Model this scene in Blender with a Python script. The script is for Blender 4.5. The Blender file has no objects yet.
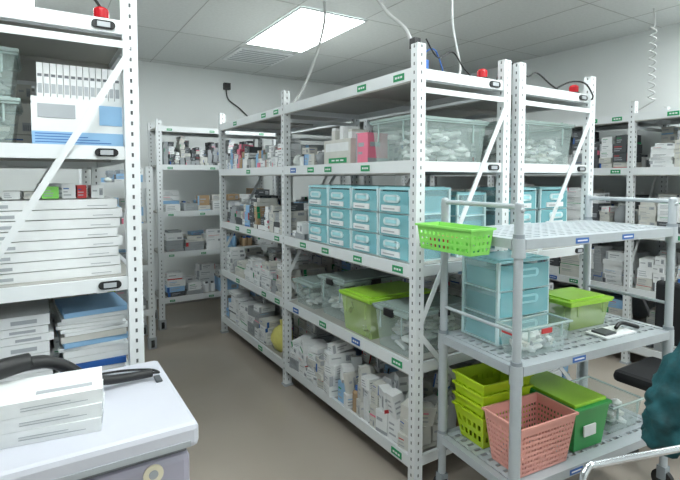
import bpy, math, random
from mathutils import Vector, Matrix, Euler
R = random.Random(7)
scene = bpy.context.scene
try:
    scene.view_settings.view_transform = 'Standard'
    scene.view_settings.look = 'None'
except Exception:
    pass
scene.view_settings.exposure = 0.0

# ---------------------------------------------------------------- materials
def lin(c):
    return tuple(((x/12.92) if x <= 0.04045 else ((x+0.055)/1.055)**2.4) for x in c)
def hexc(h):
    h = h.lstrip('#'); return lin(tuple(int(h[i:i+2], 16)/255 for i in (0, 2, 4)))
def mat(name, h, rough=0.5, metal=0.0, var=0.06, scale=6.0, alpha=1.0, bump=0.0, emit=0.0, coat=0.0):
    m = bpy.data.materials.new(name); m.use_nodes = True
    nt = m.node_tree; b = nt.nodes['Principled BSDF']
    c = hexc(h)
    tc = nt.nodes.new('ShaderNodeTexCoord')
    nz = nt.nodes.new('ShaderNodeTexNoise'); nz.inputs['Scale'].default_value = scale; nz.inputs['Detail'].default_value = 3
    nt.links.new(tc.outputs['Object'], nz.inputs['Vector'])
    rp = nt.nodes.new('ShaderNodeValToRGB')
    rp.color_ramp.elements[0].position = 0.3; rp.color_ramp.elements[1].position = 0.7
    rp.color_ramp.elements[0].color = (*[x*(1-var) for x in c], 1)
    rp.color_ramp.elements[1].color = (*[min(1, x*(1+var)) for x in c], 1)
    nt.links.new(nz.outputs['Fac'], rp.inputs['Fac'])
    nt.links.new(rp.outputs['Color'], b.inputs['Base Color'])
    b.inputs['Roughness'].default_value = rough
    b.inputs['Metallic'].default_value = metal
    b.inputs['Alpha'].default_value = alpha
    if coat: b.inputs['Coat Weight'].default_value = coat
    if emit:
        b.inputs['Emission Color'].default_value = (*c, 1); b.inputs['Emission Strength'].default_value = emit
    if bump:
        bp = nt.nodes.new('ShaderNodeBump'); bp.inputs['Strength'].default_value = bump; bp.inputs['Distance'].default_value = 0.01
        nt.links.new(nz.outputs['Fac'], bp.inputs['Height']); nt.links.new(bp.outputs['Normal'], b.inputs['Normal'])
    return m
WALL = mat('wall_paint', '#e0e4e4', 0.8, scale=2, var=0.02)
CEIL = mat('ceiling_tile', '#d0d4d4', 0.9, scale=40, var=0.04)
SEAM = mat('ceiling_seam', '#a6a9a8', 0.7)
FLOOR = mat('epoxy_floor', '#b0a69b', 0.14, scale=1.5, var=0.05)
RACK = mat('white_powder_coat', '#dde1e3', 0.35, var=0.02)
RACKU = mat('shelf_board_grey', '#a9a8a3', 0.5, var=0.03)
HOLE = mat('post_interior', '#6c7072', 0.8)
BLACK = mat('black_plastic', '#17181a', 0.4)
RED = mat('red_lens', '#b01a24', 0.25, emit=0.1)
PANEL = mat('light_diffuser', '#f8fffe', 0.5, var=0.0, emit=16.5)
WBOX = mat('white_carton', '#e2e5e6', 0.6, scale=15, var=0.04)
WBOX2 = mat('offwhite_carton', '#cbcbc5', 0.65, scale=15, var=0.06)
GBOX = mat('grey_carton', '#9a9fa2', 0.6)
KRAFT = mat('kraft_carton', '#a98f70', 0.8)
DGREY = mat('dark_carton', '#4d5155', 0.6)
BLUE = mat('print_blue', '#2f62ac', 0.5)
LBLUE = mat('print_light_blue', '#8fb9dd', 0.5)
GREEN = mat('label_green', '#18935c', 0.5)
DKG = mat('print_dark', '#686c72', 0.6)
LABG = mat('print_grey', '#a6abb0', 0.6)
REDP = mat('print_red', '#c43a3c', 0.5)
YEL = mat('yellow_bag', '#d6cf74', 0.45, bump=.4, scale=30)
PINK = mat('pink_plastic', '#dea095', 0.4)
HOTPINK = mat('pink_carton', '#e77f98', 0.5)
LIME = mat('lime_plastic', '#b6d426', 0.35)
LIMEL = mat('lime_lid', '#a8dc45', 0.3)
LIME2 = mat('lime_translucent', '#c9e596', 0.15, alpha=0.42)
LGREEN = mat('light_green_plastic', '#8cdb66', 0.35)
BGREEN = mat('green_bin_plastic', '#2f984c', 0.35)
TEAL = mat('teal_drawer', '#8fd4de', 0.18, var=0.05, alpha=.66)
TEAL2 = mat('teal_pale', '#a9e1e8', 0.25)
TEALT = mat('teal_translucent', '#b9e4ea', 0.15, alpha=0.32)
FROST = mat('frosted_shell', '#d6ebee', 0.3)
CLEAR = mat('clear_plastic', '#cfe2df', 0.08, alpha=0.3, var=0.01)
CLEARL = mat('clear_lid_plastic', '#c3d6d3', 0.12, alpha=0.55, var=0.01)
CARTG = mat('cart_grey_plastic', '#a9b0b5', 0.4, scale=20, var=0.03)
CARTD = mat('cart_socket_grey', '#868e94', 0.45)
STEEL = mat('chrome_tube', '#c0c4c8', 0.2, metal=0.9)
FREEZ = mat('freezer_white', '#c4c6d0', 0.3, var=0.01)
FBODY = mat('freezer_body_lilac', '#a8a6b6', 0.3, var=0.01)
GASK = mat('gasket_grey', '#6f7278', 0.6)
CABLE = mat('white_cable', '#c0c2c2', 0.5)
GOWN = mat('teal_gown', '#0f474d', 0.8, scale=22, var=0.45, bump=0.5)
SKIN = mat('skin', '#c99a80', 0.5)
HAIR = mat('hair_black', '#1a1614', 0.7)
BAG = mat('plastic_bag', '#d3d9d7', 0.2, scale=25, var=0.12, bump=0.7)
CREAM = mat('emblem_cream', '#e3dcc4', 0.4)
FABRIC = mat('black_upholstery', '#1c1d20', 0.8, scale=60)
TROU = mat('trousers_navy', '#20283a', 0.8)

# ---------------------------------------------------------------- mesh builder
class MB:
    def __init__(s): s.v = []; s.f = []; s.mi = []; s.mats = []; s.sm = []
    def add(s, vs, fs, m, M=None, smooth=False):
        if m not in s.mats: s.mats.append(m)
        k = s.mats.index(m); o = len(s.v)
        for p in vs:
            p = Vector(p); s.v.append(tuple(M @ p if M else p))
        for f in fs:
            s.f.append(tuple(i+o for i in f)); s.mi.append(k); s.sm.append(smooth)
    def box(s, a, b, m, M=None):
        x0, y0, z0 = a; x1, y1, z1 = b
        s.add([(x0,y0,z0),(x1,y0,z0),(x1,y1,z0),(x0,y1,z0),(x0,y0,z1),(x1,y0,z1),(x1,y1,z1),(x0,y1,z1)],
              [(0,3,2,1),(4,5,6,7),(0,1,5,4),(1,2,6,5),(2,3,7,6),(3,0,4,7)], m, M)
    def quad(s, a, b, c, d, m, M=None): s.add([a,b,c,d], [(0,1,2,3)], m, M)
    def cyl(s, p, q, r, m, n=14, r2=None, M=None, cap=True):
        p = Vector(p); q = Vector(q); d = (q-p).normalized()
        u = d.orthogonal().normalized(); w = d.cross(u); r2 = r if r2 is None else r2
        vs = [p+(u*math.cos(t)+w*math.sin(t))*r for t in [2*math.pi*i/n for i in range(n)]]
        vs += [q+(u*math.cos(t)+w*math.sin(t))*r2 for t in [2*math.pi*i/n for i in range(n)]]
        s.add(vs, [(i,(i+1)%n,n+(i+1)%n,n+i) for i in range(n)], m, M, True)
        if cap: s.add(vs, [tuple(range(n-1,-1,-1)), tuple(range(n,2*n))], m, M)
    def tube(s, pts, r, m, n=8, M=None, r_end=None):
        pts = [Vector(p) for p in pts]
        P = []
        for i in range(len(pts)-1):
            p0 = pts[max(0,i-1)]; p1 = pts[i]; p2 = pts[i+1]; p3 = pts[min(len(pts)-1,i+2)]
            for k in range(8):
                t = k/8
                P.append(0.5*((2*p1)+(-p0+p2)*t+(2*p0-5*p1+4*p2-p3)*t*t+(-p0+3*p1-3*p2+p3)*t**3))
        P.append(pts[-1])
        vs = []; u = None
        for i, p in enumerate(P):
            d = (P[min(i+1,len(P)-1)]-P[max(i-1,0)]).normalized()
            if u is None: u = d.orthogonal().normalized()
            u = (u-d*u.dot(d)).normalized(); w = d.cross(u)
            rr = r if r_end is None else r+(r_end-r)*i/(len(P)-1)
            vs += [p+(u*math.cos(2*math.pi*j/n)+w*math.sin(2*math.pi*j/n))*rr for j in range(n)]
        fs = []
        for i in range(len(P)-1):
            for j in range(n):
                fs.append((i*n+j, i*n+(j+1)%n, (i+1)*n+(j+1)%n, (i+1)*n+j))
        fs.append(tuple(range(n-1,-1,-1))); o = (len(P)-1)*n; fs.append(tuple(range(o,o+n)))
        s.add(vs, fs, m, M, True)
    def dome(s, c, r, h, m, n=14, k=5, M=None):
        vs = []; fs = []
        for i in range(k):
            a = i/k*math.pi/2
            vs += [(c[0]+r*math.cos(a)*math.cos(2*math.pi*j/n), c[1]+r*math.cos(a)*math.sin(2*math.pi*j/n), c[2]+h*math.sin(a)) for j in range(n)]
        vs.append((c[0],c[1],c[2]+h))
        for i in range(k-1):
            for j in range(n): fs.append((i*n+j,i*n+(j+1)%n,(i+1)*n+(j+1)%n,(i+1)*n+j))
        for j in range(n): fs.append(((k-1)*n+j,(k-1)*n+(j+1)%n,k*n))
        s.add(vs, fs, m, M, True)
    def blob(s, c, rx, ry, rz, m, rnd, n=12, k=8, M=None, lump=0.15):
        vs = []; fs = []
        for i in range(1, k):
            a = math.pi*i/k
            for j in range(n):
                t = 2*math.pi*j/n; q = 1+rnd.uniform(-lump, lump)
                z = math.cos(a)*rz*q
                vs.append((c[0]+rx*math.sin(a)*math.cos(t)*q, c[1]+ry*math.sin(a)*math.sin(t)*q, max(c[2]-rz*0.85, c[2]+z)))
        vs.append((c[0],c[1],c[2]+rz)); vs.append((c[0],c[1],c[2]-rz*0.85))
        for i in range(k-2):
            for j in range(n): fs.append((i*n+j,(i+1)*n+j,(i+1)*n+(j+1)%n,i*n+(j+1)%n))
        for j in range(n):
            fs.append((j,(j+1)%n,(k-1)*n)); fs.append(((k-2)*n+(j+1)%n,(k-2)*n+j,(k-1)*n+1))
        s.add(vs, fs, m, M, True)
    def obj(s, name, loc=(0,0,0), rz=0, parent=None, bevel=0, solid=0, recenter=True):
        me = bpy.data.meshes.new(name)
        off = Vector((0,0,0))
        if recenter and s.v:
            xs = [p[0] for p in s.v]; ys = [p[1] for p in s.v]; zs = [p[2] for p in s.v]
            off = Vector(((min(xs)+max(xs))/2, (min(ys)+max(ys))/2, min(zs)))
        me.from_pydata([tuple(Vector(p)-off) for p in s.v], [], s.f)
        for m in s.mats: me.materials.append(m)
        for i, p in enumerate(me.polygons):
            p.material_index = s.mi[i]; p.use_smooth = s.sm[i]
        me.update()
        o = bpy.data.objects.new(name, me); scene.collection.objects.link(o)
        o.rotation_euler = (0,0,rz)
        o.location = Vector(loc) + Matrix.Rotation(rz, 3, 'Z') @ off
        if parent: o.parent = parent
        if solid:
            md = o.modifiers.new('solid','SOLIDIFY'); md.thickness = solid; md.offset = 0
        if bevel:
            md = o.modifiers.new('bevel','BEVEL'); md.width = bevel; md.segments = 2; md.limit_method = 'ANGLE'; md.angle_limit = math.radians(50)
        return o
def TR(x, y, z, rz=0, ry=0, rx=0):
    return Matrix.Translation((x,y,z)) @ Euler((rx,ry,rz)).to_matrix().to_4x4()

# ---------------------------------------------------------------- room
XL, XR, YB, YF, H = -2.0, 4.7, 5.9, -2.2, 2.85
def slab(name, a, b, m):
    q = MB(); q.box(a, b, m); return q.obj(name)
slab('floor', (XL-.1,YF-.1,-.1), (XR+.1,YB+.1,0), FLOOR)
slab('ceiling', (XL-.1,YF-.1,H), (XR+.1,YB+.1,H+.1), CEIL)
slab('wall_back', (XL,YB,0), (XR,YB+.1,H), WALL)
slab('wall_right', (XR,YF,0), (XR+.1,YB,H), WALL)
slab('wall_left', (XL-.1,YF,0), (XL,YB,H), WALL)
slab('wall_front', (XL,YF-.1,0), (XR,YF,H), WALL)
BB = mat('baseboard_grey', '#8c8a86', 0.5)
slab('baseboard_back', (XL,YB-.012,0), (XR,YB,.09), BB)
slab('baseboard_right', (XR-.012,YF,0), (XR,YB-.013,.09), BB)
q = MB()
x = 1.73-.62*6
while x < XR:
    if x > XL: q.box((x-.003,YF,H-.002), (x+.003,YB,H), SEAM)
    x += .62
y = 3.36-1.2*4
while y < YB:
    q.box((XL,y-.003,H-.002), (XR,y+.003,H), SEAM); y += 1.2
q.obj('trim_1')
def light_panel(x0, y0, w=.60, l=1.16):
    q = MB()
    q.box((x0,y0,H-.012), (x0+w,y0+l,H-.004), PANEL)
    for a, b in (((x0-.015,y0-.015),(x0+w+.015,y0)), ((x0-.015,y0+l),(x0+w+.015,y0+l+.015)),
                 ((x0-.015,y0),(x0,y0+l)), ((x0+w,y0),(x0+w+.015,y0+l))):
        q.box((a[0],a[1],H-.016), (b[0],b[1],H-.004), RACK)
    q.obj('ceiling_light_panel')
for p in [(1.76,3.38),(1.76,.3),(-.1,.5),(-.6,3.38),(3.7,.3),(1.2,-1.9),(3.4,-1.6)]:
    light_panel(*p)
q = MB()
q.box((1.76,4.72,H-.012), (2.36,5.3,H-.003), RACK)
for i in range(7): q.box((1.80,4.77+i*.075,H-.018), (2.32,4.785+i*.075,H-.012), LABG)
q.obj('ceiling_air_vent')
q = MB(); q.cyl((2.75,2.35,H-.006),(2.75,2.35,H-.001),.04,STEEL); q.cyl((2.75,2.35,H-.05),(2.75,2.35,H-.006),.008,STEEL); q.cyl((2.75,2.35,H-.054),(2.75,2.35,H-.05),.022,STEEL)
q.obj('fire_sprinkler')

# ---------------------------------------------------------------- racks
PW, PD = .052, .045
def perf(mb, o, u, w, z0, z1, m, pitch=.04, hw=.008, hh=.015):
    o = Vector(o); u = Vector(u).normalized()
    def P(a, z): p = o+u*a; return (p.x, p.y, z)
    a1 = (w-hw)/2; a2 = (w+hw)/2
    mb.quad(P(0,z0),P(a1,z0),P(a1,z1),P(0,z1), m); mb.quad(P(a2,z0),P(w,z0),P(w,z1),P(a2,z1), m)
    z = z0
    while z < z1-1e-4:
        zt = min(z+pitch-hh, z1)
        mb.quad(P(a1,z),P(a2,z),P(a2,zt),P(a1,zt), m); z += pitch
def post(mb, x, y, z0, z1):
    perf(mb, (x,y,0), (1,0,0), PW, z0, z1, RACK)
    perf(mb, (x,y+PD,0), (0,-1,0), PD, z0, z1, RACK)
    mb.quad((x+PW,y,z0),(x+PW,y+PD,z0),(x+PW,y+PD,z1),(x+PW,y,z1), RACK)
    mb.quad((x+PW,y+PD,z0),(x,y+PD,z0),(x,y+PD,z1),(x+PW,y+PD,z1), RACK)
    mb.quad((x,y,z1),(x+PW,y,z1),(x+PW,y+PD,z1),(x,y+PD,z1), RACK)
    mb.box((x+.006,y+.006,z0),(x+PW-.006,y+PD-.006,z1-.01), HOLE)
    mb.box((x-.008,y-.008,0),(x+PW+.008,y+PD+.008,z0), LABG)
def bar(mb, p, q_, w, t, m):
    p = Vector(p); q_ = Vector(q_); d = (q_-p); L = d.length
    ang = math.atan2(d.z, d.x)
    mb.box((0,-t/2,-w/2),(L,t/2,w/2), m, Matrix.Translation(p) @ Matrix.Rotation(-ang,4,'Y'))
def tag(mb, x, y, z, rnd, m=None, w=.08, h=.032, face='x'):
    m = m or GREEN
    if face == 'x':
        mb.box((x-.003,y,z),(x,y+w,z+h), m)
        for k in range(3): mb.box((x-.004,y+w*(.15+.25*k),z+h*.35),(x-.003,y+w*(.32+.25*k),z+h*.65), WBOX)
    else:
        mb.box((x,y-.003,z),(x+w,y,z+h), m)
        for k in range(3): mb.box((x+w*(.15+.25*k),y-.004,z+h*.35),(x+w*(.32+.25*k),y-.003,z+h*.65), WBOX)
def rack(name, x0, x1, ys, levels, ztop, tags=True, seed=1, diag=True, strut=None):
    rnd = random.Random(seed); mb = MB()
    for y in ys:
        for x in (x0, x1-PW): post(mb, x, y, .015, ztop)
    for i in range(len(ys)-1):
        a = ys[i]+PD+.001; b = ys[i+1]-.001
        for L in levels:
            mb.box((x0+.02,a,L-.02),(x1-.02,b,L), RACKU)
            mb.box((x0+.002,a,L-.055),(x0+.02,b,L+.004), RACK); mb.box((x1-.02,a,L-.055),(x1-.002,b,L+.004), RACK)
            mb.box((x0+.006,a,L-.062),(x0+.02,b,L-.055), RACKU)
            mb.box((x0+.02,a,L-.05),(x1-.02,a+.012,L-.02), RACK); mb.box((x0+.02,b-.012,L-.05),(x1-.02,b,L-.02), RACK)
            mb.box((x0+.02,(a+b)/2-.02,L-.04),(x1-.02,(a+b)/2+.02,L-.02), RACKU)
            if tags:
                yy = a+.05
                while yy < b-.15:
                    if rnd.random() < (.85 if L > .5 else .35): tag(mb, x0+.002, yy, L-.044, rnd, rnd.choice([GREEN,GREEN,GREEN,GREEN,GREEN,BLUE]))
                    yy += rnd.uniform(.2,.4)
    for y in ys:
        for L in levels:
            mb.box((x0+PW,y+.012,L-.05),(x1-PW,y+.03,L), RACK)
        t = strut or ztop-.21
        bar(mb, (x0+PW/2,y+.006,t), (x1-PW/2,y+.006,t), .026, .01, RACK)
        if diag:
            bar(mb, (x1-PW/2,y+.003,t-.02), (x0+PW/2,y+.003,t-1.12), .024, .008, RACK)
            bar(mb, (x0+PW/2,y+.003,t-1.15), (x1-PW/2,y+.003,.12), .024, .008, RACK)
    for L in levels:
        cx = x1-.14
        mb.cyl((cx,ys[0]+.012,L-.025),(cx,ys[0]+.004,L-.025),.015,BLACK); mb.cyl((cx+.05,ys[0]+.012,L-.025),(cx+.05,ys[0]+.004,L-.025),.015,BLACK)
        mb.box((cx,ys[0]+.004,L-.040),(cx+.05,ys[0]+.012,L-.010),BLACK); mb.box((cx+.003,ys[0]+.002,L-.034),(cx+.047,ys[0]+.004,L-.016),LABG)
    return mb.obj(name)
LV = [.17,.63,1.10,1.60,2.03]
YA = [1.70,3.12,4.54]
LVL = [.17,.66,1.14,1.64,2.11]
rack('storage_rack', 1.48, 2.13, YA, LV, 2.14, seed=3)
rack('storage_rack', 2.20, 2.92, YA, LV, 2.14, tags=False, seed=4)
rack('storage_rack', -.36, .33, [1.98,3.40,4.20], LVL, 2.36, tags=False, seed=5, strut=2.02)
YR = [.60,2.02,3.44,4.86]
rack('storage_rack', 4.02, 4.60, YR, LV, 2.13, seed=6)

def far_rack(name, x0, x1, y0, y1, levels, ztop):
    mb = MB()
    for x in (x0, x1-PW):
        for y in (y0, y1-PD): post(mb, x, y, .10, ztop)
    for L in levels:
        mb.box((x0+.003,y0+.003,L-.05),(x1-.003,y0+.02,L+.004), RACK)
        mb.box((x0+.02,y0+.02,L-.02),(x1-.02,y1-.01,L), RACKU)
        mb.box((x0+.003,y1-.012,L-.05),(x1-.003,y1-.004,L+.004), RACK)
        xx = x0+.1
        while xx < x1-.15: tag(mb, xx, y0+.003, L-.04, R, GREEN, face='y', w=.05, h=.02); xx += R.uniform(.3,.6)
    for x in (x0,x1-PW):
        for y in (y0,y1-PD):
            mb.cyl((x+.012,y+.02,.045),(x+.04,y+.02,.045),.044,BLACK); mb.box((x+.008,y+.005,.05),(x+.044,y+.035,.1),LABG)
    return mb.obj(name)
far_rack('storage_rack', .98, 2.28, 4.96, 5.42, [.31,.77,1.18,1.65,2.03], 2.10)
far_rack('supply_trolley', .30, .84, 4.45, 4.93, [.35,.75,1.12,1.48], 1.62)

# ---------------------------------------------------------------- carton piles
PAL = [WBOX]*8+[WBOX2]*4+[GBOX,GBOX,LBLUE]
def carton(mb, M, sx, sy, sz, m, rnd, faces=('x','y')):
    mb.box((-sx/2,-sy/2,0),(sx/2,sy/2,sz), m, M)
    e = .0012
    lc = rnd.choice([BLUE,LABG,DKG,LABG,GREEN,LBLUE,LABG,LABG,REDP,LABG,HOTPINK])
    def P(face, a, z):
        return (-sx/2-e, -a*sy, z) if face == 'x' else (a*sx, -sy/2-e, z)
    for face in faces:
        r = rnd.random()
        def Q(a0,a1,z0,z1,mm): mb.quad(P(face,a0,z0),P(face,a1,z0),P(face,a1,z1),P(face,a0,z1),mm,M)
        if r < .15: continue
        elif r < .35:
            Q(-.5,-.36,0.02*sz,.98*sz,lc); Q(-.28,.2,sz*.55,sz*.68,LABG); Q(-.28,.05,sz*.3,sz*.38,LABG)
        elif r < .5:
            Q(-.5,.5,.0,sz*.18,lc); Q(-.4,.1,sz*.55,sz*.7,LABG)
        elif r < .7:
            Q(.12,.4,sz*.2,sz*.75,LABG)
            for k in range(4): Q(.15+.06*k,.18+.06*k,sz*.25,sz*.6,DKG)
            Q(-.4,-.05,sz*.5,sz*.62,LABG)
        else:
            for k in range(3):
                w_ = rnd.uniform(.1,.4); Q(-.4,-.4+w_+.2,sz*(.2+.22*k),sz*(.28+.22*k),LABG if k<2 else lc)
def column(mb, cx, cy, dd, ww, z, hh, t, pal, rnd, jit, faces, mix, tilt):
    r = rnd.random()
    if r < mix*.5 and min(dd,ww) > .05:
        rr = min(dd,ww,.07)*.42; bh = min(hh, rnd.uniform(.08,.16)); bm = rnd.choice([WBOX,WBOX2,KRAFT,DGREY,LBLUE,WBOX])
        for k in (-1,1):
            for j in (-1,1):
                bx = cx+k*rr*1.05 if dd > 4.3*rr else cx; by = cy+j*rr*1.05 if ww > 4.3*rr else cy
                mb.cyl((bx,by,z),(bx,by,z+bh*.75),rr,bm,10); mb.cyl((bx,by,z+bh*.75),(bx,by,z+bh*.84),rr,bm,10,r2=rr*.5,cap=False); mb.cyl((bx,by,z+bh*.82),(bx,by,z+bh),rr*.5,rnd.choice([WBOX,BLUE,DGREY]),10)
                if by == cy: break
            if bx == cx: break
        return
    if r < mix:
        mb.blob((cx,cy,z+hh*.4*.85),dd*.45,ww*.48,hh*.4,rnd.choice([BAG,BAG,WBOX2,BAG,GBOX]),rnd,n=10,k=7,lump=.16); return
    zz = z; tt = rnd.uniform(*t); m = rnd.choice(pal)
    while zz+tt <= z+hh+.02:
        top = zz+2*tt > z+hh+.02
        M = TR(cx+rnd.uniform(-.004,.012), cy, zz, rnd.uniform(-jit,jit)*(2 if top else 1), rnd.uniform(-tilt,tilt) if top else 0, rnd.uniform(-tilt,tilt) if top else 0)
        carton(mb, M, dd*.9*(rnd.uniform(.75,1) if top else 1), ww*.93*(rnd.uniform(.75,1) if top else 1), tt*.97, m, rnd, faces); zz += tt
        if rnd.random() < .3: m = rnd.choice(pal); tt = rnd.uniform(*t)
def pile(name, x0, x1, y0, y1, z, h, seed, w=(.07,.16), t=(.025,.08), d=(.12,.22), pal=None, jit=.08, faces=('x','y'), axis='y', hmin=.45, mix=.14, tilt=.03):
    rnd = random.Random(seed); mb = MB(); pal = pal or PAL
    if axis == 'y':
        xf = x0
        while xf < x1-.07:
            dd = min(rnd.uniform(*d), x1-xf); y = y0
            while y < y1-.04:
                ww = min(rnd.uniform(*w), y1-y)
                column(mb, xf+dd/2, y+ww/2, dd, ww, z, h*rnd.uniform(hmin,1), t, pal, rnd, jit, faces, mix, tilt); y += ww
            xf += dd+.005
    else:
        yf = y0
        while yf < y1-.07:
            dd = min(rnd.uniform(*d), y1-yf); x = x0
            while x < x1-.04:
                ww = min(rnd.uniform(*w), x1-x)
                column(mb, x+ww/2, yf+dd/2, ww, dd, z, h*rnd.uniform(hmin,1), t, pal, rnd, jit, faces, mix, tilt); x += ww
            yf += dd+.005
    return mb.obj(name)

def tub(mb, x0,x1,y0,y1,z0,z1, ins, m):
    b = [(x0+ins,y0+ins,z0),(x1-ins,y0+ins,z0),(x1-ins,y1-ins,z0),(x0+ins,y1-ins,z0),(x0,y0,z1),(x1,y0,z1),(x1,y1,z1),(x0,y1,z1)]
    mb.add(b, [(0,3,2,1),(0,1,5,4),(1,2,6,5),(2,3,7,6),(3,0,4,7)], m)
def clear_box(name, x0,x1,y0,y1,z, h, seed, body=None, lid=None, fill=.7, clip=None, loc=(0,0,0), rz=0, label=None, content=None, parent=None):
    rnd = random.Random(seed); mb = MB(); body = body or CLEAR
    z0 = z+.001
    tub(mb, x0+.012,x1-.012,y0+.012,y1-.012,z0,z0+h-.02,.018, body)
    rim = CLEARL if body in (CLEAR,) else body
    for a,b in (((x0+.004,y0+.004),(x1-.004,y0+.014)),((x0+.004,y1-.014),(x1-.004,y1-.004)),((x0+.004,y0+.014),(x0+.014,y1-.014)),((x1-.014,y0+.014),(x1-.004,y1-.014))):
        mb.box((a[0],a[1],z0+h-.03),(b[0],b[1],z0+h-.022), lid or rim)
    for fx in (.2,.8):
        yy = y0+(y1-y0)*fx; mb.box((x0+.008,yy-.004,z0+h*.45),(x0+.016,yy+.004,z0+h-.03), rim)
        xx = x0+(x1-x0)*fx; mb.box((xx-.004,y0+.008,z0+h*.45),(xx+.004,y0+.016,z0+h-.03), rim)
    if lid:
        mb.box((x0,y0,z0+h-.021),(x1,y1,z0+h-.008), lid)
        mb.box((x0+.03,y0+.03,z0+h-.008),(x1-.03,y1-.03,z0+h), lid)
    if clip:
        cy = (y0+y1)/2; cx = (x0+x1)/2
        mb.box((x0-.010,cy-.035,z0+h-.045),(x0+.006,cy+.035,z0+h-.006), clip)
        mb.box((x1-.006,cy-.035,z0+h-.045),(x1+.010,cy+.035,z0+h-.006), clip)
        mb.box((cx-.035,y0-.008,z0+h-.045),(cx+.035,y0+.006,z0+h-.006), clip)
    cont = content or [WBOX,WBOX,WBOX2,WBOX,LABG,WBOX2]
    # loose packets lying at random angles, in layers
    n = max(8, int((x1-x0)*(y1-y0)/.0018))
    for i in range(n):
        s = rnd.uniform(.022,.045); m = rnd.choice(cont)
        cx = rnd.uniform(x0+.075,x1-.075) if x1-x0 > .16 else (x0+x1)/2
        cy = rnd.uniform(y0+.075,y1-.075) if y1-y0 > .16 else (y0+y1)/2
        zb = z0+.012+rnd.random()**1.3*max(.002,h*fill-.05)
        if rnd.random() < .6:
            mb.box((-s,-s*.5,0),(s,s*.5,.016), m, TR(cx,cy,zb,rnd.uniform(0,3),rnd.uniform(-.4,.4),rnd.uniform(-.3,.3)))
        else:
            mb.blob((cx,cy,zb+.012), s*1.1, s*.9, .018, rnd.choice([BAG,WBOX,BAG]), rnd, n=8,k=6,lump=.2)
    if label:
        cy = (y0+y1)/2; cx = (x0+x1)/2
        mb.box((x0+.004,cy-.03,z0+h*.62),(x0+.010,cy+.03,z0+h*.76), label)
        mb.box((cx-.03,y0+.004,z0+h*.62),(cx+.03,y0+.010,z0+h*.76), label)
    return mb.obj(name, loc=loc, rz=rz, bevel=.002, parent=parent)

def drawers(name, w, d, h, n, loc, rz, label=True, handle=None):
    mb = MB(); t = .006
    mb.box((-w/2,-d/2,0),(w/2,d/2,.008), FROST); mb.box((-w/2,-d/2,h-.012),(w/2,d/2,h), TEAL2)
    mb.box((-w/2+.02,-d/2+.02,h),(w/2-.02,d/2-.02,h+.004), TEAL2)
    mb.box((-w/2,-d/2,.008),(-w/2+t,d/2,h-.012), TEALT); mb.box((w/2-t,-d/2,.008),(w/2,d/2,h-.012), TEALT)
    mb.box((-w/2+t,d/2-t,.008),(w/2-t,d/2,h-.012), TEALT)
    for sx in (-1,1):
        for sy in (-1,1):
            cx = sx*(w/2-.006); cy = sy*(d/2-.006)
            mb.box((cx-.007,cy-.007,.0),(cx+.007,cy+.007,h-.006), FROST)
    dh = (h-.02)/n
    rnd = random.Random(int(loc[0]*1000+loc[1]*777))
    for i in range(n):
        z0 = .009+i*dh; z1 = z0+dh-.008
        if i: mb.box((-w/2-.001,-d/2-.001,z0-.008),(w/2+.001,d/2+.001,z0-.002), FROST)
        k = 8; vs = []; fs = []
        for j in range(k+1):
            a = -1+2*j/k; xx = a*(w/2-.009); bow = -.012*(1-a*a)
            vs += [(xx,-d/2-.004+bow,z0),(xx,-d/2-.004+bow,z1)]
        for j in range(k): fs.append((2*j,2*j+2,2*j+3,2*j+1))
        mb.add(vs, fs, TEAL, None, True)
        mb.box((-w/2+.009,-d/2-.004,z0),(w/2-.009,d/2-.02,z0+.004), TEAL2)
        mb.box((-w/2+.010,-d/2-.004,z0),(-w/2+.013,d/2-.02,z1-.025), TEAL); mb.box((w/2-.013,-d/2-.004,z0),(w/2-.010,d/2-.02,z1-.025), TEAL)
        mb.box((-w/2+.02,-d/2+.01,z0+.005),(w/2-.02,d/2-.03,z0+(z1-z0)*rnd.uniform(.25,.65)), rnd.choice([WBOX,WBOX,LBLUE,WBOX2]))
        zc = z0+(z1-z0)*.66; r1 = min(.020,dh*.17); hm = handle or FROST; hw = min(.045, w*.2)
        for sx in (-1,1): mb.cyl((sx*hw,-d/2-.021,zc),(sx*hw,-d/2-.008,zc), r1, hm, n=14)
        mb.box((-hw,-d/2-.021,zc-r1),(hw,-d/2-.008,zc+r1), hm)
        mb.box((-hw,-d/2-.022,zc-r1*.45),(hw,-d/2-.021,zc+r1*.5), TEAL2 if hm is FROST else TEAL)
        if label:
            mb.box((-w*.34,-d/2-.0175,z0+.008),(w*.26,-d/2-.010,z0+dh*.32), WBOX)
            mb.box((-w*.28,-d/2-.0180,z0+.016),(w*.10,-d/2-.0175,z0+dh*.2), LABG)
    return mb.obj(name, loc=loc, rz=rz, bevel=.0015)

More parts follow.
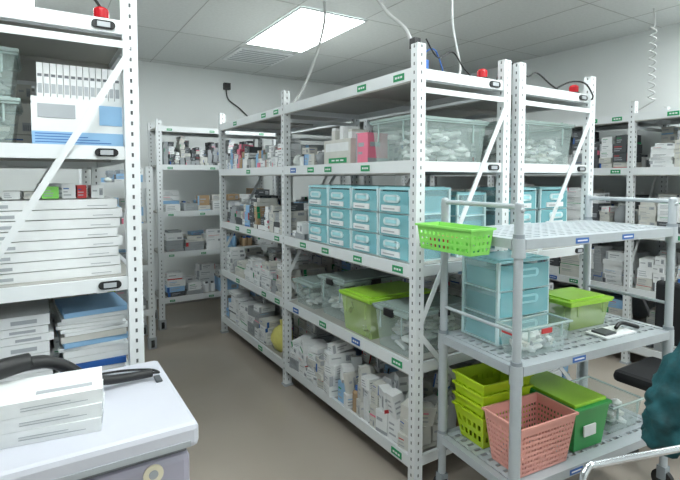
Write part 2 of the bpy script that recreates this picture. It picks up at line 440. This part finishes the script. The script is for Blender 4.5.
# ================= rack A bay 1 =================
for c in range(4):
    yc = 1.80+.1275+c*.264
    drawers('small_drawer_unit', .252, .27, .37, 3, (1.50+.165, yc, 1.101), -math.pi/2)
drawers('small_drawer_unit', .245, .22, .34, 3, (1.965, 1.93, 1.101), -math.pi/2)
pile('carton_pile', 1.86,2.10, 2.10,2.85, 1.101,.3, 22)
pile('carton_pile', 1.50,2.05, 2.88,3.10, 1.101,.12, 21)
clear_box('clear_storage_box', 1.51,2.06, 1.78,2.12, 1.60,.23, 31, lid=CLEARL, fill=.85)
mb = MB(); rnd = random.Random(5)
carton(mb, TR(1.60,2.22,1.601,.1), .15,.10,.17, HOTPINK, rnd); mb.obj('pink_carton')
mb = MB(); mb.box((1.52,2.32,1.601),(1.80,2.62,1.75),WBOX2); tag(mb,1.52,2.36,1.61,rnd,GREEN,.2,.03)
for k in range(6): mb.box((1.54+.03*(k%2),2.335+k*.046,1.75),(1.66+.03*(k%2),2.375+k*.046,1.79+.02*(k%3)),[WBOX,WBOX2,WBOX][k%3])
mb.box((1.519,2.34,1.68),(1.52,2.6,1.73),WBOX)
mb.obj('open_carton_bin')
pile('medicine_bottle_boxes', 1.51,1.95, 2.68,3.08, 1.601,.13, 33, w=(.05,.09), t=(.04,.09), d=(.08,.12), mix=.4)
pile('carton_pile', 1.84,2.09, 2.15,2.64, 1.601,.2, 34)
clear_box('clear_storage_box', 1.52,1.98, 2.78,3.08, .63,.18, 41, lid=CLEARL, fill=.6)
clear_box('clear_storage_box', 1.54,2.02, 2.42,2.75, .63,.26, 42, lid=CLEARL, fill=.75, clip=BLACK)
clear_box('lime_storage_box', 1.49,1.96, 2.08,2.40, .63,.235, 43, body=LIME2, lid=LIMEL, fill=.6)
clear_box('clear_storage_box', 1.49,1.98, 1.77,2.06, .63,.23, 44, lid=CLEARL, fill=.85, clip=BLACK)
pile('carton_pile', 1.49,2.08, 1.77,2.45, .171,.34, 51, w=(.05,.10), t=(.06,.13), d=(.07,.11), jit=.25, hmin=.55, tilt=.2, mix=.1)
pile('carton_pile', 1.47,2.08, 2.46,3.10, .171,.40, 52, w=(.10,.18), t=(.025,.07), d=(.14,.2), jit=.25, hmin=.5, tilt=.15)
# ================= rack A bay 2 =================
pile('carton_pile', 1.50,2.05, 3.20,4.50, 1.601,.22, 61, w=(.06,.12), t=(.03,.07), pal=PAL+[KRAFT,DGREY,GBOX,HOTPINK], mix=.25)
pile('carton_pile', 1.50,2.05, 3.20,4.50, 1.101,.25, 62, w=(.07,.16), t=(.02,.07), pal=PAL+[KRAFT,DGREY,GBOX,LBLUE,DGREY], mix=.2)
pile('carton_pile', 1.50,2.05, 3.20,4.50, .631,.26, 63, w=(.10,.24), t=(.02,.06), mix=.2)
# knotted, half-slumped yellow bag
mb = MB(); mb.blob((1.58,3.38,.171+.09),.08,.12,.105,YEL,random.Random(3),n=18,k=10,lump=.14); mb.cyl((1.58,3.38,.345),(1.60,3.40,.40),.012,YEL,10,r2=.032); mb.obj('yellow_bag')
pile('carton_pile', 1.50,2.05, 3.54,4.50, .171,.34, 64, w=(.08,.2), t=(.03,.1))
pile('carton_pile', 1.72,2.08, 3.18,3.53, .171,.34, 65, hmin=.8)
# ================= rack B =================
clear_box('clear_storage_box', 2.30,2.86, 1.79,2.14, 1.60,.26, 71, lid=CLEARL, fill=.7)
pile('carton_pile', 2.24,2.86, 2.2,3.09, 1.601,.25, 72)
drawers('small_drawer_unit', .27,.25,.36,3,(2.37,1.93,1.101),0)
drawers('small_drawer_unit', .27,.25,.36,3,(2.68,1.93,1.101),0)
pile('carton_pile', 2.24,2.86, 2.15,3.09, 1.101,.28, 73, pal=PAL+[GBOX])
pile('carton_pile', 2.24,2.86, 1.78,3.09, .631,.24, 74)
pile('carton_pile', 2.24,2.86, 1.78,3.09, .171,.34, 75, t=(.05,.12))
for k,L in enumerate(LV[:-1]): pile('carton_pile', 2.24,2.86, 3.2,4.5, L+.001,.28, 80+k, d=(.2,.3))
# ================= right rack =================
for b in range(3):
    for k,L in enumerate(LV[:-1]):
        pile('carton_pile', 4.05,4.55, YR[b]+.07,YR[b+1]-.03, L+.001,.34, 100+b*7+k, d=(.16,.28), pal=PAL+[DGREY,DGREY,GBOX,GBOX,DGREY], w=(.07,.2), mix=.2)
# ================= far rack =================
pile('carton_pile', 1.05,2.2, 5.0,5.36, 1.651,.28, 130, w=(.04,.07), t=(.02,.04), pal=[GBOX,DGREY,WBOX,GBOX,WBOX2,DGREY], axis='x')
pile('carton_pile', 1.05,2.2, 5.0,5.36, 1.181,.22, 131, w=(.08,.2), t=(.04,.12), pal=PAL+[DGREY,KRAFT], axis='x', mix=.05)
pile('carton_pile', 1.05,2.2, 5.0,5.36, .771,.22, 132, w=(.12,.28), t=(.02,.05), axis='x')
pile('carton_pile', 1.05,2.2, 5.0,5.36, .311,.28, 133, w=(.12,.28), t=(.02,.1), pal=PAL+[DGREY,LBLUE,DGREY], axis='x')
for k,L in enumerate([.35,.75,1.12]):
    pile('carton_pile', .37,.77, 4.5,4.86, L+.001,.24, 140+k, axis='x', pal=PAL+[LIME,LGREEN,LBLUE])
pile('carton_pile', .37,.77, 4.5,4.86, 1.481,.1, 149, axis='x', pal=[GBOX,LBLUE,WBOX])
# ================= left rack =================
A4, A3, A2 = 1.641, 1.141, .661
mb = MB(); rnd = random.Random(9)
mb.box((-.02,2.06,A4),(.29,2.36,A4+.175), WBOX)
mb.box((-.02,2.0585,A4),(.29,2.06,A4+.05), LBLUE)
mb.box((.0,2.0583,A4+.10),(.12,2.06,A4+.15), LABG); mb.box((.20,2.0583,A4+.08),(.28,2.06,A4+.155), LBLUE)
for k in range(4): mb.box((-.01,2.0578,A4+.01+k*.01),(.24-.04*k,2.0583,A4+.013+k*.01), BLUE)
mb.obj('printed_carton', bevel=.002)
mb = MB()
for k in range(13):
    a = .0+k*.0215
    mb.box((a,2.08,A4+.177),(a+.0195,2.30,A4+.30), WBOX); mb.box((a+.003,2.0792,A4+.19),(a+.0165,2.08,A4+.225), LABG); mb.box((a+.003,2.0792,A4+.25),(a+.0165,2.08,A4+.26), DKG)
mb.obj('packet_row')
clear_box('clear_storage_box', -.31,-.05, 2.06,2.40, A4,.17, 160, lid=CLEARL, fill=.8, content=[GBOX,WBOX2,LABG])
clear_box('clear_storage_box', -.31,-.05, 2.06,2.40, A4+.173,.17, 161, lid=CLEARL, fill=.8, content=[GBOX,WBOX,LABG])
pile('carton_pile', -.30,.26, 2.52,3.38, A4,.36, 151, axis='x', d=(.25,.35))
mb = MB(); z = A3
for k in range(8):
    o = rnd.uniform(-.01,.012)
    mb.box((-.16+o,2.07,z),(.265+o,2.40,z+.0345), WBOX); mb.box((-.14+o,2.0692,z+.008),(-.09+o,2.07,z+.02), LABG)
    mb.box((.16+o,2.0692,z+.009),(.23+o,2.07,z+.012), LABG); z += .0375
zt = z
mb.obj('long_carton_stack', bevel=.002)
mb = MB()
for k,(a,w_,m,h_) in enumerate([(-.12,.06,WBOX,.03),(-.05,.05,WBOX2,.028),(.0,.06,LGREEN,.045),(.07,.05,WBOX,.055),(.12,.035,REDP,.05),(.165,.05,WBOX,.05)]):
    carton(mb, TR(a+w_/2,2.16,zt+.001,rnd.uniform(-.1,.1)), w_*.9,.1,h_, m, rnd)
mb.obj('small_medicine_packets')
pile('carton_pile', -.30,-.18, 2.08,2.5, A3,.32, 152, axis='x', w=(.1,.14), t=(.03,.08), pal=[GBOX,WBOX], mix=0)
pile('carton_pile', -.30,.26, 2.52,3.38, A3,.38, 153, axis='x', d=(.25,.35))
# stacked flat cartons, front row
mb = MB()
z = A2
while z < A2+.36:
    t = rnd.choice([.03,.036,.042]); o = rnd.uniform(-.012,.012)
    mb.box((-.29+o,2.06,z),(.02+o,2.36,z+t-.002), rnd.choice([WBOX,WBOX,WBOX2,WBOX]))
    mb.box((-.10+o,2.0592,z+t*.25),(-.02+o,2.06,z+t*.6), LABG); z += t
mb.obj('long_carton_stack', bevel=.002)
mb = MB(); z = A2; k = 0
cols = [WBOX,WBOX,LBLUE,WBOX,WBOX2,WBOX,BLUE,WBOX,WBOX,WBOX,LBLUE,WBOX2,WBOX,WBOX,WBOX]
while z < A2+.34:
    t = rnd.choice([.014,.02,.026]); o = rnd.uniform(-.012,.012)
    mb.box((-.115,-.13,0),(.115,.15,t-.001), cols[k%15], TR(.165+o,2.20,z,rnd.uniform(-.09,.09)))
    z += t; k += 1
mb.obj('flat_packet_stack', bevel=.001)
pile('carton_pile', -.30,.26, 2.52,3.38, A2,.38, 155, axis='x', d=(.25,.35))
pile('carton_pile', -.30,.27, 2.05,3.3, .171,.40, 156, axis='x', w=(.15,.24), t=(.03,.1), d=(.25,.35))
for k,L in enumerate(LVL[:-1]):
    pile('carton_pile', -.30,.26, 3.48,4.15, L+.001,.3, 157+k, axis='x', d=(.25,.35))

# ---------------------------------------------------------------- beacons
def beacon(x, y, z):
    mb = MB(); mb.cyl((x,y,z),(x,y,z+.018),.034,BLACK,18); mb.cyl((x,y,z+.018),(x,y,z+.05),.028,RED,18,cap=False); mb.dome((x,y,z+.05),.028,.016,RED)
    mb.obj('red_alarm_beacon')
beacon(2.02,1.80,2.036); beacon(2.85,1.80,2.036); beacon(4.25,2.14,2.036); beacon(.22,2.10,2.116)
# ---------------------------------------------------------------- cables
def cable(name, pts, r=.007, m=CABLE, extra=None):
    mb = MB(); mb.tube(pts, r, m)
    if extra: extra(mb)
    mb.obj(name)
cable('ceiling_cable', [(1.86,3.20,H),(1.86,3.2,2.7),(1.80,3.22,2.45),(1.72,3.28,2.2),(1.62,3.3,2.06),(1.60,3.45,2.05)], .011)
cable('ceiling_cable', [(1.55,2.35,H),(1.56,2.25,2.65),(1.60,2.1,2.42),(1.62,1.95,2.28),(1.62,1.88,2.12),(1.62,1.84,2.05)], .010,
      extra=lambda mb: (mb.box((1.60,1.86,2.17),(1.64,1.90,2.22),BLACK), mb.box((1.60,1.80,2.05),(1.64,1.84,2.10),BLUE)))
cable('ceiling_cable', [(1.95,1.98,H),(1.96,1.97,2.6),(1.93,1.93,2.35),(1.96,1.9,2.12),(1.9,1.88,2.045)], .006)
cable('black_power_cable', [(1.62,1.80,2.20),(1.70,1.80,2.12),(1.80,1.80,2.16),(1.88,1.80,2.09),(1.95,1.80,2.045)], .004, BLACK)
cable('black_power_cable', [(2.24,1.9,2.05),(2.26,1.86,2.16),(2.34,1.84,2.17),(2.42,1.82,2.11),(2.55,1.85,2.15),(2.68,1.84,2.09),(2.78,1.82,2.045)], .005, BLACK)
cable('blue_data_cable', [(1.66,1.90,2.05),(1.68,1.88,2.15),(1.74,1.87,2.18),(1.80,1.88,2.11),(1.84,1.90,2.045)], .004, BLUE)
cable('black_power_cable', [(2.66,1.82,2.05),(2.74,1.76,2.10),(2.80,1.70,2.09),(2.84,1.672,2.02),(2.83,1.672,1.99)], .005, BLACK)
pts = [(4.12,1.95,H)]
for i in range(60):
    a = i/6*2*math.pi; pts.append((4.12+.022*math.cos(a),1.95+.022*math.sin(a),2.72-.6*i/60))
pts.append((4.12,2.08,2.05))
mb = MB(); mb.tube(pts,.006,CABLE,n=6); mb.obj('coiled_cable')
mb = MB(); mb.box((1.97,YB-.05,2.62),(2.05,YB,2.70),BLACK); mb.tube([(2.0,YB-.03,2.62),(2.03,YB-.02,2.5),(2.2,YB-.02,2.38),(2.35,YB-.02,2.2),(2.36,YB-.02,1.9)],.008,BLACK); mb.obj('wall_sensor')
mb = MB(); mb.tube([(.12,2.2,H),(.14,2.18,2.7),(.2,2.15,2.45),(.16,2.12,2.3),(.22,2.13,2.19)],.006,BLACK); mb.obj('black_power_cable')

# ---------------------------------------------------------------- chest freezer
fr = bpy.data.objects.new('chest_freezer', None); scene.collection.objects.link(fr)
mb = MB(); mb.box((-.75,1.315,.05),(.335,1.835,.765), FBODY); mb.obj('body', parent=fr, bevel=.02)
mb = MB(); mb.box((-.74,1.325,.765),(.325,1.825,.782), GASK); mb.obj('gasket', parent=fr)
mb = MB(); mb.box((-.765,1.295,.782),(.355,1.845,.85), FREEZ); mb.obj('lid', parent=fr, bevel=.016)
mb = MB(); mb.box((-.74,1.2925,.79),(.33,1.2955,.806), LABG); mb.obj('lid_trim_strip', parent=fr)
mb = MB(); mb.cyl((.235,1.311,.732),(.235,1.3155,.732),.026,CREAM,24); mb.cyl((.235,1.3095,.732),(.235,1.311,.732),.012,LABG,20); mb.obj('emblem', parent=fr)
mb = MB()
for px in (-.68,.27):
    for py in (1.37,1.78): mb.cyl((px,py,0),(px,py,.052),.025,BLACK)
mb.obj('feet', parent=fr)
mb = MB(); mb.box((.305,1.62,.851),(.325,1.67,.858),DGREY); mb.obj('lid_latch', parent=fr, bevel=.002)
mb = MB(); z=.8505
for k in range(3):
    M = TR(-.05,1.50,z,math.radians(-9+2*k))
    mb.box((-.24,-.085,0),(.185,.085,.036),WBOX,M); mb.box((.1855,-.06,.008),(.1865,-.0,.024),LABG,M)
    mb.box((-.20,-.0865,.007),(-.12,-.0855,.024),LABG,M); mb.box((0.0,-.0865,.012),(.15,-.0855,.014),LABG,M); mb.box((0.0,-.0865,.019),(.11,-.0855,.021),LABG,M)
    z += .0365
M = TR(-.05,1.50,z-.0005,math.radians(-5)); mb.box((-.20,-.06,0),(-.06,.02,.0012),LABG,M); mb.box((.03,-.05,0),(.16,-.03,.0012),LABG,M)
mb.obj('white_device_carton_stack', bevel=.002)
mb = MB()
mb.tube([(.30,1.66,.872),(.22,1.66,.874),(.15,1.65,.885),(.10,1.645,.91),(.05,1.635,.955),(.0,1.62,.985),(-.06,1.60,.995)],.013,BLACK,n=12,r_end=.02)
mb.tube([(-.04,1.61,.998),(-.10,1.585,.998),(-.15,1.565,.994)],.024,BLACK,n=14,r_end=.03)
mb.tube([(.10,1.645,.915),(.085,1.64,.895),(.05,1.64,.90),(.03,1.64,.935)],.004,BLACK,n=8)
mb.tube([(.30,1.66,.872),(.325,1.68,.862),(.30,1.74,.856),(.20,1.78,.856),(.05,1.78,.856)],.004,BLACK,n=6)
mb.obj('barcode_scanner')

# ---------------------------------------------------------------- utility cart
CO = (1.546,1.185,0); CR = math.radians(-5.4); CL, CW = 1.0, .44
cart = bpy.data.objects.new('utility_cart', None); scene.collection.objects.link(cart)
cart.location = CO; cart.rotation_euler = (0,0,CR)
def part(mb, name, **k):
    o = mb.obj(name, **k); o.parent = cart; return o
SH = [.31,.79,1.285]
mb = MB()
for px in (0,CL):
    for py in (0,CW):
        mb.cyl((px,py,.12),(px,py,1.42),.0175,CARTG,16)
        mb.dome((px,py,1.42),.0175,.01,CARTG)
        for s in SH:
            mb.cyl((px,py,s-.07),(px,py,s+.005),.026,CARTG,16,r2=.024)
            mb.cyl((px,py,s+.005),(px,py,s+.02),.022,CARTD,16)
        mb.cyl((px,py,.33),(px,py,.72),.022,CARTG,16)
part(mb,'posts')
mb = MB()
for px in (0,CL):
    mb.tube([(px,-.02,1.395),(px,.02,1.408),(px,.1,1.41),(px,CW-.1,1.41),(px,CW-.02,1.408),(px,CW+.02,1.395)],.0105,CARTG)
    mb.tube([(px,0,.92),(px,CW,.92)],.008,CARTG)
part(mb,'side_rails')
mb = MB()
for s in SH:
    for a,b in (((0,-.018),(CL,.012)),((0,CW-.012),(CL,CW+.018))): mb.box((a[0]+.02,a[1],s-.038),(b[0]-.02,b[1],s), CARTG)
    for a in (-.018,CL-.012): mb.box((a,.02,s-.038),(a+.03,CW-.02,s), CARTG)
    for i in range(3): mb.box((.24+.25*i,.012,s-.030),(.27+.25*i,CW-.012,s-.003), CARTG)
    n = 10
    for i in range(n):
        yy = .026+i*(CW-.052)/(n-1)
        mb.box((.018,yy-.013,s-.012),(CL-.018,yy+.013,s-.001), CARTG)
    n = 20
    for i in range(n):
        xx = .03+i*(CL-.06)/(n-1)
        mb.box((xx-.008,.012,s-.014),(xx+.008,CW-.012,s-.0015), CARTG)
    mb.box((.3,-.0195,s-.032),(.38,-.018,s-.010), BLUE); mb.box((.31,-.0200,s-.024),(.37,-.0195,s-.018), WBOX)
    if s > 1: mb.box((.60,-.0195,s-.032),(.68,-.018,s-.010), BLUE); mb.box((.61,-.0200,s-.024),(.67,-.0195,s-.018), WBOX)
part(mb,'shelves',bevel=.003)
mb = MB()
for px in (0,CL):
    for py in (0,CW):
        mb.cyl((px-.012,py,.05),(px+.012,py,.05),.05,BLACK,18); mb.box((px-.02,py-.02,.055),(px+.02,py+.02,.12),CARTD)
part(mb,'casters')
def cw(x,y,z):
    v = Matrix.Rotation(CR,3,'Z') @ Vector((x,y,z)); return (CO[0]+v.x,CO[1]+v.y,v.z)
drawers('three_drawer_unit', .31,.23,.37,3, cw(.25,.31,.791), CR, label=False, handle=TEAL2)
clear_box('clear_storage_box', .04,.36,.022,.165, .79,.15, 201, lid=None, fill=.7, loc=CO, rz=CR, label=REDP)
clear_box('lime_storage_box', .53,.84,.17,.41, .79,.15, 202, body=LIME2, lid=LIMEL, fill=.6, loc=CO, rz=CR)
mb = MB(); mb.box((.60,.04,.791),(.82,.15,.799),WBOX); mb.box((.62,.06,.799),(.70,.13,.808),DGREY)
mb.tube([(.74,.09,.812),(.80,.10,.825),(.88,.07,.802)],.009,BLACK); mb.obj('paper_pad_and_scanner',loc=CO,rz=CR)
def basket(name, x0,x1,y0,y1,z0,h,m,loc=(0,0,0),rz=0,nest=1,gap=.05,nv=5,cell=.018,ins=.025):
    mb = MB()
    for s in range(nest):
        zb = z0+s*gap
        c0 = [(x0+ins,y0+ins),(x1-ins,y0+ins),(x1-ins,y1-ins),(x0+ins,y1-ins)]; c1 = [(x0,y0),(x1,y0),(x1,y1),(x0,y1)]
        for i in range(4):
            a0,b0,a1,b1 = c0[i],c0[(i+1)%4],c1[i],c1[(i+1)%4]
            L = math.hypot(b1[0]-a1[0],b1[1]-a1[1]); nu = max(3,int(L/cell)); nu += 1-nu%2
            def P(u,v):
                xa=a0[0]+(b0[0]-a0[0])*u; ya=a0[1]+(b0[1]-a0[1])*u; xb=a1[0]+(b1[0]-a1[0])*u; yb=a1[1]+(b1[1]-a1[1])*u
                return (xa+(xb-xa)*v, ya+(yb-ya)*v, zb+h*v)
            us = [k/nu for k in range(nu+1)]
            rows = 2*nv+1
            for r in range(rows):
                v0 = r/rows*.88; v1 = (r+1)/rows*.88
                for k in range(nu):
                    if r%2==1 and k%2==1: continue
                    mb.quad(P(us[k],v0),P(us[k+1],v0),P(us[k+1],v1),P(us[k],v1),m)
            mb.quad(P(0,.88),P(1,.88),P(1,1),P(0,1),m)
        mb.quad((c0[0][0],c0[0][1],zb),(c0[3][0],c0[3][1],zb),(c0[2][0],c0[2][1],zb),(c0[1][0],c0[1][1],zb),m)
        e=.007; zt=zb+h
        mb.box((x0-e,y0-e,zt-.006),(x1+e,y0,zt+.002),m); mb.box((x0-e,y1,zt-.006),(x1+e,y1+e,zt+.002),m)
        mb.box((x0-e,y0,zt-.006),(x0,y1,zt+.002),m); mb.box((x1,y0,zt-.006),(x1+e,y1,zt+.002),m)
    return mb.obj(name,loc=loc,rz=rz,solid=.002)
basket('pink_lattice_basket', .035,.355,.0,.205, .313,.215, PINK, CO, CR, nv=8, cell=.009)
basket('lime_basket_stack', .05,.34,.225,.42, .313,.15, LIME, CO, CR, nest=4, gap=.05, nv=2)
mb = MB(); tub(mb,.39,.62,.03,.38,.312,.50,.02,BGREEN)
mb.box((.382,.022,.50),(.628,.388,.515),BGREEN); mb.box((.40,.04,.515),(.61,.37,.53),LIMEL); mb.box((.45,.0285,.38),(.53,.036,.43),WBOX)
mb.obj('green_lidded_bin',loc=CO,rz=CR,bevel=.003)
clear_box('clear_storage_box', .68,.93,.05,.36, .31,.16, 204, lid=None, fill=.8, loc=CO, rz=CR)
basket('light_green_hanging_basket', 1.40,1.528,1.29,1.60, 1.215,.105, LGREEN, nv=3, cell=.014, ins=.012)
mb = MB(); rnd=random.Random(4)
for k in range(4): carton(mb, TR(1.464,1.36+k*.058,1.218,.1*k), .07,.045,.05, rnd.choice([LGREEN,REDP,WBOX]), rnd)
mb.obj('basket_contents')

# ---------------------------------------------------------------- office chair
oc = bpy.data.objects.new('office_chair', None); scene.collection.objects.link(oc)
cx, cy = 2.96, 1.24
mb = MB(); mb.box((cx-.22,cy-.22,.36),(cx+.22,cy+.22,.43),FABRIC); mb.obj('seat',parent=oc,bevel=.03)
mb = MB(); mb.box((cx+.20,cy-.20,.52),(cx+.25,cy+.20,.90),FABRIC); mb.obj('backrest',parent=oc,bevel=.022)
mb = MB(); mb.tube([(cx+.10,cy,.355),(cx+.25,cy,.38),(cx+.275,cy,.52),(cx+.262,cy,.72)],.014,BLACK); mb.cyl((cx,cy,.1),(cx,cy,.36),.024,STEEL)
for i in range(5):
    a = i*2*math.pi/5+.3; ex, ey = cx+.26*math.cos(a), cy+.26*math.sin(a)
    mb.tube([(cx,cy,.12),(ex,ey,.075)],.017,STEEL); mb.cyl((ex-.02,ey,.03),(ex+.02,ey,.03),.029,BLACK)
mb.obj('base',parent=oc)

# ---------------------------------------------------------------- push cart
pc = bpy.data.objects.new('push_cart', None); scene.collection.objects.link(pc)
pc.location = (.965,.575,0); pc.rotation_euler = (0,0,math.radians(-17))
mb = MB(); r=.008
mb.tube([(0,-.06,.2),(0,-.03,.6),(0,-.01,.84),(.02,0,.893),(.06,0,.90),(.25,0,.90),(.42,0,.90),(.46,0,.893),(.48,-.01,.84),(.48,-.03,.6),(.48,-.06,.2)],r,STEEL,n=12); o=mb.obj('handle'); o.parent=pc
mb = MB(); mb.box((-.02,-.72,.17),(.50,-.03,.20),STEEL)
for px in (.04,.44):
    for py in (-.66,-.10): mb.cyl((px-.014,py,.06),(px+.014,py,.06),.058,BLACK,18); mb.box((px-.018,py-.02,.08),(px+.018,py+.02,.17),CARTD)
o=mb.obj('deck'); o.parent=pc

# ---------------------------------------------------------------- seated person
person = bpy.data.objects.new('seated_person', None); scene.collection.objects.link(person)
def skin(name, verts, edges, radii, m, root=0, sub=2, disp=0):
    me = bpy.data.meshes.new(name); me.from_pydata(verts, edges, []); me.materials.append(m)
    o = bpy.data.objects.new(name, me); scene.collection.objects.link(o)
    o.modifiers.new('skin','SKIN')
    for i, r_ in enumerate(radii):
        d = me.skin_vertices[0].data[i]; d.radius = r_ if isinstance(r_, tuple) else (r_, r_); d.use_root = (i == root)
    s = o.modifiers.new('sub','SUBSURF'); s.levels = sub; s.render_levels = sub
    if disp:
        t = bpy.data.textures.new(name+'_folds','CLOUDS'); t.noise_scale = .045
        d = o.modifiers.new('folds','DISPLACE'); d.texture = t; d.strength = disp; d.mid_level = .5; d.texture_coords='LOCAL'
    md = o.modifiers['skin']; md.use_smooth_shade = True
    o.parent = person
    return o
V = [(1.86,.50,.52),(1.87,.515,.68),(1.895,.53,.84),(1.91,.54,.95),(1.92,.545,1.02),
     (1.84,.69,.955),(1.79,.735,.82),(1.735,.745,.665),(1.85,.79,.625),(1.96,.82,.60),
     (1.99,.40,.955),(2.03,.37,.80),(2.04,.36,.66),(2.10,.44,.61),(2.16,.52,.60),
     (1.88,.60,.49),(2.06,.68,.52),(2.22,.76,.50),(1.93,.42,.49),(2.10,.49,.52),(2.27,.56,.50)]
E = [(0,1),(1,2),(2,3),(3,4),(3,5),(5,6),(6,7),(7,8),(8,9),(3,10),(10,11),(11,12),(12,13),(13,14),(0,15),(15,16),(16,17),(0,18),(18,19),(19,20)]
RR = [.14,.135,.14,.12,.055,.078,.074,.066,.062,.045,.075,.062,.06,.05,.042,.10,.088,.075,.10,.088,.075]
skin('gown_body', V, E, RR, GOWN, disp=.07, sub=3)
V = [(2.22,.76,.46),(2.235,.77,.25),(2.24,.775,.11)]; skin('lower_leg_left', V, [(0,1),(1,2)], [.06,.05,.042], TROU)
V = [(2.27,.56,.46),(2.285,.57,.25),(2.29,.575,.11)]; skin('lower_leg_right', V, [(0,1),(1,2)], [.06,.05,.042], TROU)
for n_,(fx,fy) in (('shoe_left',(2.24,.775)),('shoe_right',(2.29,.575))):
    skin(n_, [(fx-.05,fy-.01,.05),(fx+.05,fy+.03,.045),(fx+.15,fy+.07,.035)], [(0,1),(1,2)], [.045,.042,.033], BLACK)
skin('neck', [(1.925,.548,1.0),(1.945,.558,1.09)], [(0,1)], [.052,.05], SKIN)
hm = MB(); rr_=random.Random(1)
hm.blob((0,0,0),.092,.075,.115,SKIN,rr_,n=20,k=14,lump=.0)
hm.blob((-.018,0,.018),.092,.083,.112,HAIR,rr_,n=20,k=14,lump=.02)
hm.blob((.092,0,-.012),.016,.012,.022,SKIN,rr_,n=8,k=6,lump=0)
for s in (-1,1):
    hm.blob((.080,s*.028,.012),.010,.014,.008,WBOX,rr_,n=8,k=6,lump=0); hm.blob((.088,s*.028,.012),.004,.006,.006,BLACK,rr_,n=8,k=6,lump=0)
    hm.blob((0,s*.079,-.01),.018,.008,.03,SKIN,rr_,n=8,k=6,lump=0)
hm.blob((.080,0,-.055),.008,.022,.006,REDP,rr_,n=8,k=6,lump=0)
ho = hm.obj('head', recenter=False); ho.location=(1.965,.565,1.19); ho.rotation_euler=(0,.35,math.radians(25)); ho.parent=person
def hand(name, w, d, side):
    w=Vector(w); d=Vector(d).normalized(); up=Vector((0,0,1)); s=d.cross(up).normalized()*side; dn=-d.cross(s).normalized()
    if dn.z>0: dn=-dn
    vs=[w, w+d*.04, w+d*.085]; es=[(0,1),(1,2)]; rs=[(.026,.026),(.036,.018),(.040,.015)]
    for k,(off,L) in enumerate(((-.03,.062),(-.01,.072),(.01,.067),(.03,.052))):
        b=len(vs); r0=w+d*.088+s*off
        vs+=[r0, r0+d*L*.45+dn*.006, r0+d*L*.78+dn*.022, r0+d*L*.92+dn*.038]; es+=[(2,b),(b,b+1),(b+1,b+2),(b+2,b+3)]; rs+=[.0095,.009,.0085,.007]
    b=len(vs); r0=w+d*.03-s*.03
    vs+=[r0,r0-s*.022+d*.025+dn*.008,r0-s*.03+d*.055+dn*.014]; es+=[(1,b),(b,b+1),(b+1,b+2)]; rs+=[.014,.011,.009]
    skin(name,vs,es,rs,SKIN)
hand('hand_left',(1.985,.828,.592),(.9,.25,-.05),1); hand('hand_right',(2.175,.54,.592),(.8,.5,-.05),-1)
mb = MB(); mb.cyl((1.88,.51,.33),(1.88,.51,.37),.18,FABRIC,28); mb.cyl((1.88,.51,.1),(1.88,.51,.33),.022,STEEL)
for i in range(5):
    a=i*2*math.pi/5; ex,ey=1.88+.22*math.cos(a),.51+.22*math.sin(a); mb.tube([(1.88,.51,.11),(ex,ey,.07)],.015,STEEL); mb.cyl((ex-.015,ey,.028),(ex+.015,ey,.028),.027,BLACK)
mb.obj('round_stool')

# ---------------------------------------------------------------- world + camera
w = bpy.data.worlds.new('world'); scene.world = w; w.use_nodes = True
w.node_tree.nodes['Background'].inputs[0].default_value = (.8,.85,.9,1); w.node_tree.nodes['Background'].inputs[1].default_value = .3
cam = bpy.data.cameras.new('camera'); co = bpy.data.objects.new('camera', cam); scene.collection.objects.link(co)
cam.sensor_width = 36; cam.lens = 480/680*36
pitch = math.radians(3.0)
co.location = (0,0,1.52); co.rotation_euler = (math.pi/2-pitch, 0, -math.radians(32))
cam.shift_y = -(62-480*math.tan(pitch))/680
cam.clip_start = .05
scene.camera = co
